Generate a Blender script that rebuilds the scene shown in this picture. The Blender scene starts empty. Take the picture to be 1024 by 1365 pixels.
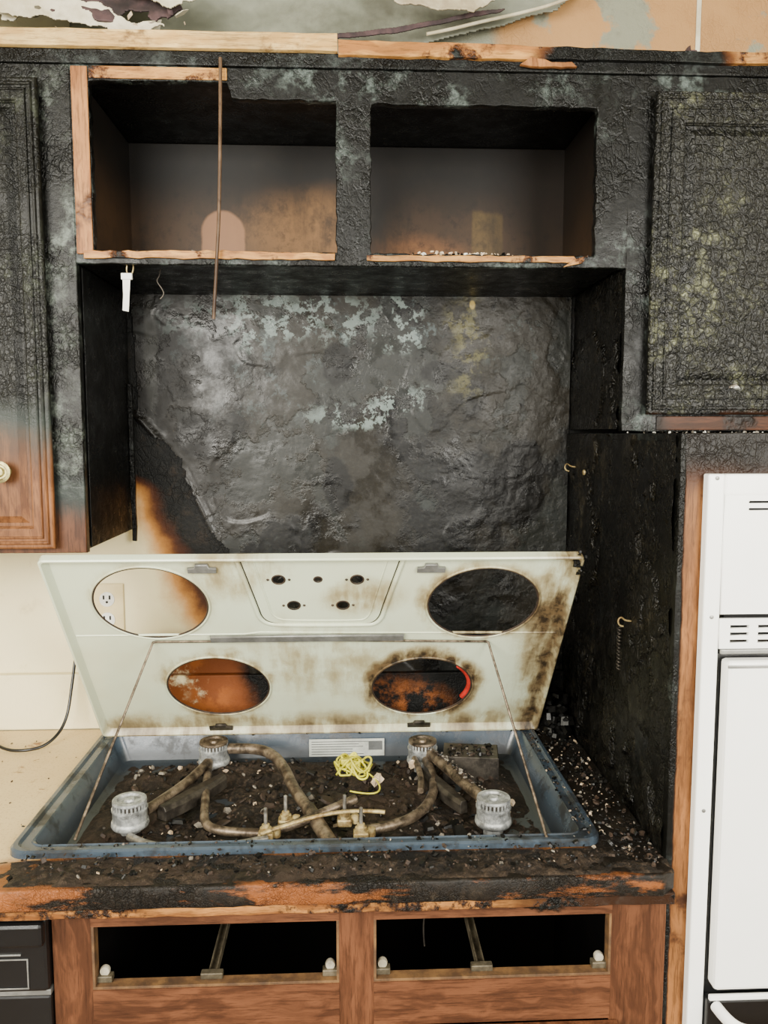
import bpy, bmesh, math, random
from mathutils import Vector, Matrix, noise as mn
random.seed(7)
R=random.random
def U(a,b): return a+(b-a)*R()
D=bpy.data; S=bpy.context.scene
def col(r,g,b):
    def f(c):
        c/=255.; return c/12.92 if c<=.04045 else ((c+.055)/1.055)**2.4
    return (f(r),f(g),f(b),1)

# ------------------------------------------------------------------ materials
class MB:
    def __init__(s,name):
        s.m=D.materials.new(name); s.m.use_nodes=True; s.t=s.m.node_tree; s.N=s.t.nodes
        s.b=s.N['Principled BSDF']; g=s.N.new('ShaderNodeNewGeometry'); s.P=g.outputs['Position']; s._d={}; s.nrm=None
    def L(s,i,x):
        if x is None: return
        if isinstance(x,bpy.types.NodeSocket): s.t.links.new(x,i)
        else: i.default_value=x
    def math(s,op,a,b=None,clamp=False):
        n=s.N.new('ShaderNodeMath'); n.operation=op; n.use_clamp=clamp; s.L(n.inputs[0],a); s.L(n.inputs[1],b); return n.outputs[0]
    def vm(s,op,a,b=None):
        n=s.N.new('ShaderNodeVectorMath'); n.operation=op; s.L(n.inputs[0],a)
        if b is not None: s.L(n.inputs[1],b)
        return n.outputs['Value'] if op=='LENGTH' else n.outputs[0]
    def noise(s,scale,detail=5,rough=.6,dist=0,vec=None,out='Fac'):
        n=s.N.new('ShaderNodeTexNoise'); s.L(n.inputs['Vector'],vec or s.P)
        for k,v in (('Scale',scale),('Detail',detail),('Roughness',rough),('Distortion',dist)): n.inputs[k].default_value=v
        return n.outputs[out]
    def voro(s,scale,feature='F1',vec=None,out='Distance'):
        n=s.N.new('ShaderNodeTexVoronoi'); n.feature=feature; s.L(n.inputs['Vector'],vec or s.P); n.inputs['Scale'].default_value=scale
        return n.outputs[out]
    def mr(s,x,a,b,c=0.,d=1.):
        n=s.N.new('ShaderNodeMapRange'); n.interpolation_type='SMOOTHSTEP'; s.L(n.inputs[0],x)
        for i,v in enumerate((a,b,c,d)): s.L(n.inputs[i+1],v)
        return n.outputs[0]
    def mix(s,f,a,b):
        n=s.N.new('ShaderNodeMix'); n.data_type='RGBA'; s.L(n.inputs[0],f); s.L(n.inputs[6],a); s.L(n.inputs[7],b); return n.outputs[2]
    def ramp(s,f,st):
        n=s.N.new('ShaderNodeValToRGB'); s.L(n.inputs[0],f); e=n.color_ramp.elements
        e[0].position,e[0].color=st[0]; e[1].position,e[1].color=st[-1]
        for p,c in st[1:-1]:
            k=e.new(p); k.color=c
        return n.outputs[0]
    def dP(s,amp,sc=6.):
        k=(amp,sc)
        if k not in s._d:
            c=s.noise(sc,6,.65,out='Color'); v=s.vm('SUBTRACT',c,(.5,.5,.5)); v=s.vm('MULTIPLY',v,(amp,amp,amp)); s._d[k]=s.vm('ADD',v,s.P)
        return s._d[k]
    def blob(s,c,r,soft=.35,amp=.12,sc=6.):
        v=s.vm('SUBTRACT',s.dP(amp,sc),tuple(c)); v=s.vm('DIVIDE',v,tuple(r)); l=s.vm('LENGTH',v)
        return s.mr(l,1-soft,1+soft,1.,0.)
    def ax(s,a,amp=0,sc=6.):
        n=s.N.new('ShaderNodeSeparateXYZ'); s.L(n.inputs[0],s.dP(amp,sc) if amp else s.P); return n.outputs['XYZ'.index(a)]
    def mx(s,*a):
        o=a[0]
        for k in a[1:]: o=s.math('MAXIMUM',o,k)
        return o
    def sc(s,v,base=None): return s.vm('MULTIPLY',base or s.P,tuple(v))
    def bump(s,h,dist=.002,st=1.):
        n=s.N.new('ShaderNodeBump'); n.inputs['Strength'].default_value=st; n.inputs['Distance'].default_value=dist; s.L(n.inputs['Height'],h)
        if s.nrm: s.t.links.new(s.nrm,n.inputs['Normal'])
        s.nrm=n.outputs[0]
    def fin(s,c,rough=.6,metal=0.,spec=.5,coat=0):
        s.L(s.b.inputs['Base Color'],c); s.L(s.b.inputs['Roughness'],rough); s.L(s.b.inputs['Metallic'],metal)
        s.L(s.b.inputs['Specular IOR Level'],spec); s.L(s.b.inputs['Coat Weight'],coat)
        if s.nrm: s.t.links.new(s.nrm,s.b.inputs['Normal'])
        return s.m
    def charlayer(s,cell=100,ash=.5,ashc=(78,86,84),stretch=(1,1,.75),dark=(4,4,3),mid=(15,15,13),crackw=.10,cs=.7,pres=(.42,.60)):
        base=s.vm('ADD',s.sc(stretch),s.vm('MULTIPLY',s.noise(35,4,.7,out='Color'),(.018,.018,.018)))
        e1=s.mr(s.voro(cell*.62,'DISTANCE_TO_EDGE',base),0.,crackw,1.,0.)
        e2=s.mr(s.voro(cell*1.5,'DISTANCE_TO_EDGE',base),0.,crackw*1.4,1.,0.)
        pr=s.mr(s.noise(6,4),pres[0],pres[1],.08,1.)
        crk=s.math('MULTIPLY',s.mx(e1,s.math('MULTIPLY',e2,.55)),pr)
        inv=s.math('SUBTRACT',1.,crk)
        f=s.noise(90,7,.75); p=s.noise(7,7,.65,.1); q=s.noise(26,6,.7)
        c=s.mix(s.mr(f,.3,.75),col(*dark),col(*mid))
        am=s.math('MULTIPLY',s.mr(p,.46,.66),ash); am=s.math('MULTIPLY',am,s.mr(q,.45,.62)); am=s.math('MULTIPLY',am,s.mr(f,.36,.62,.2,1.))
        c=s.mix(am,c,col(*ashc))
        c=s.mix(s.math('MULTIPLY',crk,cs),c,col(2,2,2))
        h=s.math('ADD',s.math('MULTIPLY',inv,.6),s.math('MULTIPLY',f,.35)); h=s.math('ADD',h,s.math('MULTIPLY',q,.5))
        r=s.mr(s.noise(22,5,.7),.35,.65,.22,.5)
        return c,h,r
    def woodlayer(s,a,b,vec=(45,45,3),sc=1.):
        dv=s.vm('ADD',s.sc(vec),s.vm('MULTIPLY',s.noise(5,3,out='Color'),(3.,3.,3.)))
        g=s.noise(sc,5,.6,.4,vec=dv); g2=s.noise(sc*6,4,.75,0,vec=s.sc(vec))
        c=s.mix(s.mr(g,.36,.62),col(*a),col(*b))
        d=s.mr(g2,.48,.64); c=s.mix(s.math('MULTIPLY',d,.6),c,col(a[0]*.42,a[1]*.38,a[2]*.34))
        c=s.mix(s.mr(s.noise(6,5),.4,.75,0,.45),c,col(a[0]*.5,a[1]*.48,a[2]*.45))
        return c,g2

def char_mat(name,clean=None,mask=None,halo=(40,22,12),bd=.0018,spec=.2,**kw):
    m=MB(name); cc,h,r=m.charlayer(**kw)
    if clean:
        c0,g=clean(m); k=mask(m)
        c=m.mix(m.mr(k,.05,.5),c0,col(*halo)); c=m.mix(m.mr(k,.4,.75),c,cc)
        hh=m.math('MULTIPLY',h,m.mr(k,.3,.8)); m.bump(hh,bd); m.bump(m.math('MULTIPLY',g,.3),.001)
        rr=m.mr(k,.2,.8,.45,.36); return m.fin(c,rr,spec=spec)
    m.bump(h,bd); return m.fin(cc,r,spec=spec)
OAK=lambda a=(122,72,38),b=(84,46,24),v=(45,45,3):(lambda m:m.woodlayer(a,b,v))
M={}
M['char']=char_mat('charred_wood',ash=.45)
M['char_smooth']=char_mat('soot_black',cell=70,ash=.12,bd=.0012,dark=(4,4,3),mid=(11,10,9),cs=.3)
M['charface']=char_mat('charred_face_frame',cell=75,ash=1.,ashc=(92,102,98),dark=(5,5,4),mid=(17,17,15),stretch=(1,1,.7),cs=.6,crackw=.12)
M['chardoor']=char_mat('crackled_door',clean=OAK((100,58,32),(72,38,20)),mask=lambda m:m.mr(m.ax('Z',.06),1.585,1.62),cell=92,ash=1.,ashc=(116,118,90),dark=(6,6,5),mid=(30,30,23),bd=.0030,crackw=.16,stretch=(1,1,.85),cs=.95,pres=(.15,.35),spec=.38)
M['leftdoor']=char_mat('scorched_door',clean=OAK((126,82,48),(92,56,32)),mask=lambda m:m.mr(m.ax('Z',.16,4.),1.44,1.76),halo=(44,50,46),cell=110,ash=.9,ashc=(84,90,74),dark=(6,6,5),mid=(22,22,17),bd=.0014,cs=.7,crackw=.12)
M['leftstile']=char_mat('scorched_stile',clean=OAK((92,57,36),(64,38,24)),mask=lambda m:m.mr(m.ax('Z',.12,5.),1.36,1.58),halo=(38,44,42),cell=80,ash=1.,ashc=(100,108,100),dark=(5,5,4),mid=(22,22,19),cs=.6,crackw=.12)
M['side']=char_mat('alligator_char',cell=85,ash=.5,ashc=(70,64,50),dark=(4,4,3),mid=(18,16,13),bd=.003,crackw=.15,cs=.85,pres=(.3,.5),spec=.28)
M['tallface']=char_mat('tall_cabinet_face',clean=OAK((142,94,52),(106,66,34)),mask=lambda m:m.mx(m.mr(m.ax('Z',.05),1.44,1.54,0,.7),m.mr(m.ax('X',.008,20.),.501,.4915),m.mr(m.noise(12,5),.56,.70,0,.45)),halo=(54,31,18),cell=90)
M['uprail']=char_mat('cabinet_bottom_rail',clean=OAK((80,48,30),(52,30,18),(3,45,45)),mask=lambda m:m.mx(m.mr(m.ax('X',.1),.62,.5),m.mr(m.noise(9,5),.5,.7,0,.6)),halo=(34,25,20),cell=90)
BM=lambda m:m.mx(m.mr(m.ax('Z',.04,9.),.85,.885,0,.6),m.blob((.28,-.61,.855),(.05,.1,.02)),m.mr(m.noise(10,6,.7),.56,.78,0,.45))
M['basewood']=char_mat('oak_base_cabinet',clean=OAK((102,64,42),(68,41,26),(45,45,2.5)),mask=BM,halo=(48,31,21),cell=90)
M['basewood_h']=char_mat('oak_base_rail',clean=OAK((102,64,42),(68,41,26),(2.5,45,45)),mask=BM,halo=(48,31,21),cell=90)
M['raw']=char_mat('scorched_raw_wood',clean=OAK((190,140,76),(150,98,48),(4,30,40)),mask=lambda m:m.mx(m.blob((.5,-.33,2.22),(.16,.2,.06)),m.mr(m.noise(9,6,.7),.5,.68,0,.85)),halo=(78,45,22),cell=110)
M['rawv']=char_mat('raw_wood_upright',clean=OAK((166,114,66),(130,82,44)),mask=lambda m:m.mr(m.noise(7,5),.54,.75,0,.8),halo=(72,43,24),cell=110)
M['lath']=char_mat('weathered_lath',clean=OAK((96,76,58),(64,46,32)),mask=lambda m:m.mr(m.noise(12,5),.5,.7,0,.8),halo=(44,28,20),cell=110)
M['pale']=char_mat('pale_lumber',clean=OAK((218,186,124),(184,146,86),(3,30,40)),mask=lambda m:m.mr(m.noise(8,6,.7),.56,.74,0,.5),halo=(106,78,46))
# cabinet interior
m=MB('sooted_interior')
base=m.mix(m.noise(4,5),col(72,52,33),col(43,32,24))
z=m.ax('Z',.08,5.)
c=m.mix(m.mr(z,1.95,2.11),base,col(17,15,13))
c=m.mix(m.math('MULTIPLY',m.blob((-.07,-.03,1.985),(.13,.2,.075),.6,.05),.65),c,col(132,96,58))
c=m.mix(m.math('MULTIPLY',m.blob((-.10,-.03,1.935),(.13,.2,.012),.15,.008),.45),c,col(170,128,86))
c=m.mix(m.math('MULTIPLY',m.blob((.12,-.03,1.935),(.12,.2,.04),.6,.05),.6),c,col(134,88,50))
bx_=m.math('MULTIPLY',m.mr(m.math('ABSOLUTE',m.math('SUBTRACT',m.ax('X',.006,20.),.297)),.036,.030),m.mr(z,2.045,2.03))
c=m.mix(m.math('MULTIPLY',bx_,.22),c,col(116,96,48))
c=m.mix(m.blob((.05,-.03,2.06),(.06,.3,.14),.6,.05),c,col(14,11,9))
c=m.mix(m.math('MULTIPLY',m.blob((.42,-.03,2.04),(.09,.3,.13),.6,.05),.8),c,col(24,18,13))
c=m.mix(m.math('MULTIPLY',m.mr(m.noise(40,6,.7),.5,.7),.5),c,col(14,11,9))
c=m.mix(m.mr(m.noise(9,7,.75),.48,.68,0,.55),c,col(26,22,18))
c=m.mix(m.mr(m.noise(1,6,.7,0,vec=m.sc((14,14,3))),.5,.7,0,.5),c,col(20,16,12))
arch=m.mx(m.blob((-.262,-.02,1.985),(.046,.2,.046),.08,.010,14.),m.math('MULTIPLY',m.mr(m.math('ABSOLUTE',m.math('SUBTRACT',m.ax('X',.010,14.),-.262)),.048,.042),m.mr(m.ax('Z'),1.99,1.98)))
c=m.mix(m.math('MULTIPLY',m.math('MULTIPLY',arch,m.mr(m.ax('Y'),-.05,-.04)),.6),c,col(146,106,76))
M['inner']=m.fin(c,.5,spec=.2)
# wall
m=MB('kitchen_wall_plaster')
cream=m.mix(m.noise(3,4),col(238,228,190),col(226,212,166))
cream=m.mix(m.mr(m.noise(12,7,.75),.55,.75,0,.35),cream,col(166,144,96))
X=m.ax('X',.10,7.); Zr=m.ax('Z')
off=m.math('MULTIPLY',m.math('MAXIMUM',m.math('SUBTRACT',1.46,Zr),0.),.45)
t=m.math('SUBTRACT',X,m.math('ADD',off,-.51))
t=m.math('ADD',t,m.mr(Zr,1.44,1.52,0.,.12))
c=m.mix(m.mr(t,-.03,.04),cream,col(184,126,60)); c=m.mix(m.mr(t,.02,.07),c,col(72,36,15))
lowb=m.math('MULTIPLY',m.mr(Zr,1.14,1.09),m.mr(m.ax('X'),-.47,-.40))
c=m.mix(m.math('MULTIPLY',lowb,m.mr(m.noise(9,6,.7),.32,.46)),c,col(112,60,26))
c2,h,r=m.charlayer(cell=80,ash=.25,ashc=(80,62,44)); c=m.mix(m.mr(t,.05,.10),c,c2)
c=m.mix(m.math('MULTIPLY',m.blob((.10,0,.955),(.11,.3,.05),.5,.1,9.),m.mr(m.noise(14,6,.7),.44,.60)),c,col(132,74,32))
c=m.mix(m.math('MULTIPLY',m.mr(m.math('ABSOLUTE',m.math('SUBTRACT',m.ax('X',.1),-.32)),.09,.03),m.math('MULTIPLY',m.mr(Zr,1.12,1.06),m.mr(m.noise(11,6,.7),.48,.60))),c,col(136,76,32))
up=m.mix(m.noise(2.5,6,.6),col(150,150,130),col(112,114,98))
up=m.mix(m.mr(m.noise(14,7,.75),.5,.7,0,.45),up,col(70,64,56))
tan=m.mix(m.noise(6,5),col(184,142,92),col(150,110,68))
rt=m.math('MULTIPLY',m.mr(m.ax('X',.05,5.),.30,.34),m.mr(m.noise(4.5,6,.6),.52,.56,1.,0.))
up=m.mix(rt,up,tan)
up=m.mix(m.blob((-.75,0,2.44),(.35,.3,.06),.15,.15,5.),up,col(196,190,166))
up=m.mix(m.mr(Zr,2.31,2.26),up,col(40,36,32))
c=m.mix(m.mr(Zr,2.19,2.2),c,up)
m.bump(m.math('ADD',m.noise(60,4),m.math('MULTIPLY',h,m.mr(t,.05,.1))),.0012)
M['wall']=m.fin(c,.6,spec=.2)
m=MB('plain_painted_wall'); m.bump(m.noise(80,3),.0006); M['paint']=m.fin(m.mix(m.noise(3,4),col(214,208,186),col(196,188,162)),.7)
m=MB('sooted_ceiling'); c=m.mix(m.mr(m.noise(5,6),.4,.65),col(170,168,150),col(96,92,82)); M['ceil']=m.fin(c,.8)
m=MB('floor_vinyl'); c=m.mix(m.mr(m.noise(20,6),.4,.7),col(120,98,76),col(64,52,42)); M['floor']=m.fin(c,.5)
# back charred panel: smooth soot with irregular bare / ashy patches
m=MB('flaking_soot_panel')
f=m.noise(70,5,.6); fv=m.noise(150,3,.6); p=m.noise(3.2,8,.6); p2=m.noise(15,9,.75); p3=m.noise(32,8,.72); p4=m.noise(5,8,.62)
rgt=m.mr(m.ax('X',.2),.12,.32)
c=m.mix(m.mr(f,.3,.7),col(10,10,9),col(15,14,13))
c=m.mix(m.mr(p,.44,.54,0,.9),c,col(35,32,26))
c=m.mix(m.mr(p4,.52,.57,0,.75),c,col(36,38,36))
c=m.mix(m.math('MULTIPLY',m.mr(fv,.5,.7),.3),c,col(52,50,44))
top=m.mr(m.ax('Z',.15),1.45,1.82,.15,1.)
c=m.mix(m.math('MULTIPLY',m.math('MULTIPLY',m.mr(p2,.54,.59),m.mr(m.noise(4.5,4),.48,.60)),top),c,col(64,72,72))
bl=m.math('MULTIPLY',m.mx(m.blob((-.18,0,1.81),(.26,.3,.05),.5,.25),m.blob((.04,0,1.62),(.13,.3,.03),.5,.2),m.blob((.12,0,1.80),(.05,.3,.05),.5,.2)),m.mr(p3,.51,.54))
c=m.mix(m.math('MULTIPLY',bl,.8),c,col(114,126,122))
c=m.mix(m.math('MULTIPLY',m.math('MULTIPLY',m.blob((.26,0,1.76),(.035,.3,.10),.6,.14,14.),m.mr(p3,.46,.56)),.6),c,col(96,92,58))
c=m.mix(m.math('MULTIPLY',m.blob((.27,0,1.845),(.006,.3,.009),.3,.008),.8),c,col(170,148,84))
for bc_,br_ in (((-.283,0,1.77),(.028,.3,.05)),((-.024,0,1.715),(.035,.3,.045)),((-.025,0,1.455),(.03,.3,.06)),((.2,0,1.70),(.05,.3,.022)),((-.33,0,1.56),(.04,.3,.05)),((.38,0,1.45),(.06,.3,.10))):
    c=m.mix(m.math('MULTIPLY',m.blob(bc_,br_,.12,.05,12.),.85),c,col(7,6,5))
c=m.mix(m.math('MULTIPLY',m.mr(p3,.58,.63,0,.75),rgt),c,col(5,5,4))
c=m.mix(m.mr(m.ax('X',.08),-.37,-.42,0,.75),c,col(14,13,11))
c=m.mix(m.mr(m.ax('X',.16),-.20,-.32,0,.6),c,col(16,13,10))
c=m.mix(m.math('MULTIPLY',m.blob((-.425,0,1.74),(.014,.3,.13),.3,.02,12.),.7),c,col(46,46,43))
hh=m.math('ADD',m.math('MULTIPLY',f,m.mr(rgt,0.,1.,.25,1.2)),m.math('MULTIPLY',m.mr(p4,.52,.56),-.5))
hh=m.math('ADD',hh,m.math('MULTIPLY',m.mr(p,.45,.50),-.5)); hh=m.math('ADD',hh,m.math('MULTIPLY',m.math('MULTIPLY',p3,rgt),1.2))
m.bump(hh,.0016)
M['panel']=m.fin(c,m.mr(m.noise(9,7,.7),.38,.6,.22,.5),spec=.24)
# counter
m=MB('scorched_laminate')
sp=m.mr(m.noise(220,2,.5),.55,.7,0,.35)
cl=m.mix(m.noise(5,5),col(222,200,152),col(196,166,116)); cl=m.mix(sp,cl,col(140,108,70))
X=m.ax('X',.16,7.); Y=m.ax('Y',.05,9.)
k=m.mx(m.mr(X,.30,.44),m.math('MULTIPLY',m.mr(Y,-.54,-.60),m.mr(X,-.62,-.36,.2,1.)),m.mr(m.noise(13,6,.7),.58,.72,0,.35))
cc,h,r=m.charlayer(cell=140,ash=.5,ashc=(84,72,58),dark=(10,8,6),mid=(30,24,18),cs=.4)
c=m.mix(m.mr(k,.05,.4),cl,col(130,82,40)); c=m.mix(m.mr(k,.35,.75),c,cc)
f=m.mr(m.noise(9,7,.7,.1,vec=m.sc((.6,1,2.2))),.5,.60); edge=m.mr(m.ax('Y'),-.642,-.652)
c=m.mix(m.math('MULTIPLY',m.math('MULTIPLY',edge,f),.85),c,m.mix(m.noise(30,5),col(156,92,44),col(82,42,20)))
m.bump(m.math('MULTIPLY',h,k),.004); M['counter']=m.fin(c,.5,spec=.25)
M['edgewood']=char_mat('scorched_edge_strip',clean=OAK((168,116,62),(114,68,32),(4,40,40)),mask=lambda m:m.mx(m.mr(m.noise(8,7,.75),.46,.66,0,.9),m.mr(m.ax('X',.3,5.),.0,.4,0,.55)),halo=(52,31,18),cell=120)
# enamel lid
m=MB('pale_enamel')
base=m.mix(m.noise(4,4),col(210,218,190),col(190,200,173))
st=m.noise(7,5,.62); fs=m.noise(40,6,.75); sm=m.noise(3.5,6,.6); sv=m.noise(1,6,.65,0,vec=m.sc((22,5,5)))
X=m.ax('X',.10,5.); Z=m.ax('Z',.07,6.)
def ring(cx,cz,rx,rz): return m.blob((cx,-.25,cz),(rx,.6,rz),.22,.05,9.)
reg=m.mx(ring(.149,1.045,.130,.103),m.math('MULTIPLY',ring(-.267,1.055,.122,.091),.9),m.math('MULTIPLY',ring(.248,1.253,.122,.088),.85),m.math('MULTIPLY',ring(-.361,1.26,.113,.083),.55),
  m.mr(X,.27,.41,0,1.),m.mr(Z,1.01,.945,0,.7),m.math('MULTIPLY',m.blob((-.06,-.3,1.12),(.16,.5,.10),.6,.12),.5),
  m.math('MULTIPLY',m.blob((-.2,-.38,1.32),(.09,.3,.05),.6,.08),.55),m.math('MULTIPLY',m.blob((.02,-.38,1.27),(.08,.4,.04),.6,.06),.6),m.blob((.41,-.4,1.345),(.05,.2,.07),.5,.04))
mm=m.math('ADD',m.math('MULTIPLY',st,.5),m.math('MULTIPLY',sv,.5))
k=m.math('MULTIPLY',reg,m.mr(mm,.34,.62))
c=m.mix(m.mr(sm,.42,.75,0,.4),base,col(182,172,134))
c=m.mix(m.mr(k,.05,.55,0,.75),c,col(142,120,74))
c=m.mix(m.mr(k,.35,.85,0,.85),c,col(82,57,30))
blk=m.math('MULTIPLY',m.mr(k,.5,.95),m.mr(fs,.42,.6))
c=m.mix(m.mx(m.math('MULTIPLY',blk,.92),m.mr(fs,.71,.77,0,.6)),c,col(20,15,11))
M['enamel']=m.fin(c,m.mr(k,0,1,.2,.5))
m=MB('blue_grey_enamel')
st=m.noise(12,8,.75); c=m.mix(m.noise(5,4),col(66,78,90),col(44,54,64))
k=m.mx(m.mr(st,.46,.61,0,.8),m.math('MULTIPLY',m.mr(m.ax('Z',.02),.905,.875),.6)); c=m.mix(k,c,col(20,18,16)); m.bump(st,.0006); M['pan']=m.fin(c,m.mr(k,0,1,.22,.5))
m=MB('debris_bed'); f=m.noise(110,7,.8); p=m.noise(9,6,.7); q=m.noise(4,5,.6)
c=m.ramp(f,[(.25,col(7,6,5)),(.48,col(30,24,18)),(.60,col(70,57,45)),(.80,col(132,120,104))]); c=m.mix(m.mr(p,.45,.62,0,.6),c,col(12,10,8)); c=m.mix(m.mr(q,.5,.62,0,.45),c,col(66,52,40)); m.bump(m.math('ADD',f,m.noise(30,5)),.006); M['bed']=m.fin(c,.55,spec=.25)
def simple(name,c1,c2,rough=.5,metal=0.,sc=20.,dirt=0,dc=(30,24,18),bd=.0005,**k):
    m=MB(name); c=m.mix(m.mr(m.noise(sc,5,.65),.35,.65),col(*c1),col(*c2))
    if dirt: c=m.mix(m.mr(m.noise(sc*.7,7,.75,.2),.46,.66,0,dirt),c,col(*dc))
    m.bump(m.noise(sc*4,4),bd); return m.fin(c,rough,metal,**k)
M['alu']=simple('burner_aluminium',(190,192,190),(128,130,130),.48,.5,60,.65)
M['steel']=simple('heat_stained_steel',(140,124,104),(74,62,50),.46,.65,40,.9,(30,23,17))
M['bright']=simple('bright_steel',(176,172,164),(120,116,108),.42,.7,50,.55)
M['dsteel']=simple('sooted_steel',(80,74,66),(42,38,34),.46,.6,30,.75,(18,15,12))
M['brass']=simple('brass_valve',(190,172,122),(136,110,68),.5,.4,80,.65)
M['yellow']=simple('yellow_wire',(206,200,50),(166,158,40),.5,0,60,.25,bd=.0002)
M['white']=simple('white_enamel',(252,252,249),(247,247,243),.22,0,4,.0)
M['offwhite']=simple('white_plastic',(232,232,224),(214,214,204),.45,0,10,.3,(130,110,90))
M['roller']=simple('drawer_roller_plastic',(176,170,152),(140,132,112),.5,0,30,.5,(60,50,38))
M['cap']=simple('plaster_crumb',(196,176,148),(158,136,110),.8,0,40)
M['ash']=simple('ash_flake',(128,120,108),(80,74,66),.9,0,80)
M['black']=simple('black_plastic',(16,16,17),(10,10,11),.3,0,10)
M['hole']=simple('dark_gap',(6,6,6),(3,3,3),.9)
M['almond']=simple('almond_plastic',(216,198,150),(200,180,130),.4,0,10)
M['knob']=simple('antique_brass',(176,166,112),(120,110,70),.4,.6,60,.3)
M['brownchip']=simple('brown_chip',(54,38,25),(30,20,13),.7,0,60)
M['coal']=simple('coal_chip',(14,13,12),(5,5,4),.4,0,60,spec=.3)
M['paper']=simple('label_paper',(186,188,180),(166,170,162),.7,0,20,.3)
M['ink']=simple('label_ink',(90,92,92),(70,72,72),.7,0,20)
M['red']=simple('red_rim',(190,44,34),(140,34,26),.4)
M['plas']=simple('torn_plaster_sheet',(216,208,182),(178,166,134),.8,0,9,.4,(120,90,70),bd=.001)
M['plasgrey']=simple('grey_painted_plaster',(126,128,112),(98,100,86),.6,0,5,.5,(66,60,50),bd=.0008)
M['plasdark']=simple('burnt_paper_scrap',(84,62,62),(40,30,34),.8,0,14,.6)
M['grey']=simple('grey_metal_trim',(150,150,146),(120,120,116),.4,.6)
M['inside']=simple('cabinet_dark_interior',(13,10,8),(8,7,6),.8,0,8,spec=.1)
M['ochre']=simple('raw_cut_edge',(112,80,44),(74,50,28),.7,0,30,.5)
M['slide']=simple('drawer_slide_steel',(118,108,88),(78,70,54),.5,.5,30,.6)

# ------------------------------------------------------------------ geometry
def fin(name,verts,faces,mat,parent=None,smooth=False,recalc=True,mats=None,midx=None):
    me=D.meshes.new(name); me.from_pydata(verts,[],faces)
    for mm in (mats or [mat]): me.materials.append(mm)
    if midx: me.polygons.foreach_set('material_index',midx)
    if recalc:
        b=bmesh.new(); b.from_mesh(me); bmesh.ops.recalc_face_normals(b,faces=b.faces); b.to_mesh(me); b.free()
    if smooth: me.polygons.foreach_set('use_smooth',[True]*len(me.polygons))
    o=D.objects.new(name,me); S.collection.objects.link(o)
    if parent: o.parent=parent
    return o
def empty(name,loc=(0,0,0)):
    o=D.objects.new(name,None); S.collection.objects.link(o); o.empty_display_size=.05; return o
def bevel(o,w=.002,seg=2):
    m=o.modifiers.new('b','BEVEL'); m.width=w; m.segments=seg; m.limit_method='ANGLE'; m.angle_limit=.6
def box(name,x0,x1,y0,y1,z0,z1,mat,parent=None,bv=.0015):
    v=[(x,y,z) for x in (x0,x1) for y in (y0,y1) for z in (z0,z1)]
    f=[(0,1,3,2),(4,6,7,5),(0,4,5,1),(2,3,7,6),(0,2,6,4),(1,5,7,3)]
    o=fin(name,v,f,mat,parent)
    if bv: bevel(o,bv)
    return o
FR=lambda y0:(lambda v:(v[0],y0+v[2],v[1]))
def plate(name,outer,holes,thick,mapf,mat,parent=None,bd=0.):
    cu=D.curves.new(name,'CURVE'); cu.dimensions='2D'; cu.fill_mode='BOTH'; cu.extrude=max(thick/2-bd,1e-5); cu.bevel_depth=bd; cu.bevel_resolution=1
    for lp in [outer]+holes:
        sp=cu.splines.new('POLY'); sp.points.add(len(lp)-1); sp.use_cyclic_u=True
        for i,p in enumerate(lp): sp.points[i].co=(p[0],p[1],0,1)
    o=D.objects.new(name,cu); S.collection.objects.link(o)
    dg=bpy.context.evaluated_depsgraph_get(); me=D.meshes.new_from_object(o.evaluated_get(dg)); D.objects.remove(o)
    for v in me.vertices: v.co=Vector(mapf(v.co))
    b=bmesh.new(); b.from_mesh(me); bmesh.ops.remove_doubles(b,verts=b.verts,dist=1e-5); bmesh.ops.recalc_face_normals(b,faces=b.faces); b.to_mesh(me); b.free()
    me.materials.clear(); me.materials.append(mat)
    o=D.objects.new(name,me); S.collection.objects.link(o)
    if parent: o.parent=parent
    return o
def rect(x0,x1,z0,z1): return [(x0,z0),(x1,z0),(x1,z1),(x0,z1)]
def rag(pts,step=.012,amp=.002):
    out=[]
    for i,p in enumerate(pts):
        q=pts[(i+1)%len(pts)]; L=math.dist(p,q); n=max(1,int(L/step))
        for j in range(n):
            t=j/n; out.append((p[0]+(q[0]-p[0])*t+U(-amp,amp),p[1]+(q[1]-p[1])*t+U(-amp,amp)))
    return out
def ell(cx,cy,rx,ry,n=48): return [(cx+rx*math.cos(2*math.pi*i/n),cy+ry*math.sin(2*math.pi*i/n)) for i in range(n)]
def tube(name,pts,r,mat,parent=None,cyc=False,smooth=True,res=4):
    cu=D.curves.new(name,'CURVE'); cu.dimensions='3D'; cu.bevel_depth=r; cu.bevel_resolution=res; cu.use_fill_caps=True
    sp=cu.splines.new('NURBS' if smooth else 'POLY'); sp.points.add(len(pts)-1)
    for i,p in enumerate(pts): sp.points[i].co=(*p,1)
    if smooth: sp.order_u=3; sp.use_endpoint_u=not cyc; sp.resolution_u=8
    sp.use_cyclic_u=cyc
    o=D.objects.new(name,cu); S.collection.objects.link(o)
    dg=bpy.context.evaluated_depsgraph_get(); me=D.meshes.new_from_object(o.evaluated_get(dg)); D.objects.remove(o)
    me.materials.clear(); me.materials.append(mat); me.polygons.foreach_set('use_smooth',[True]*len(me.polygons))
    o=D.objects.new(name,me); S.collection.objects.link(o)
    if parent: o.parent=parent
    return o
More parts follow.
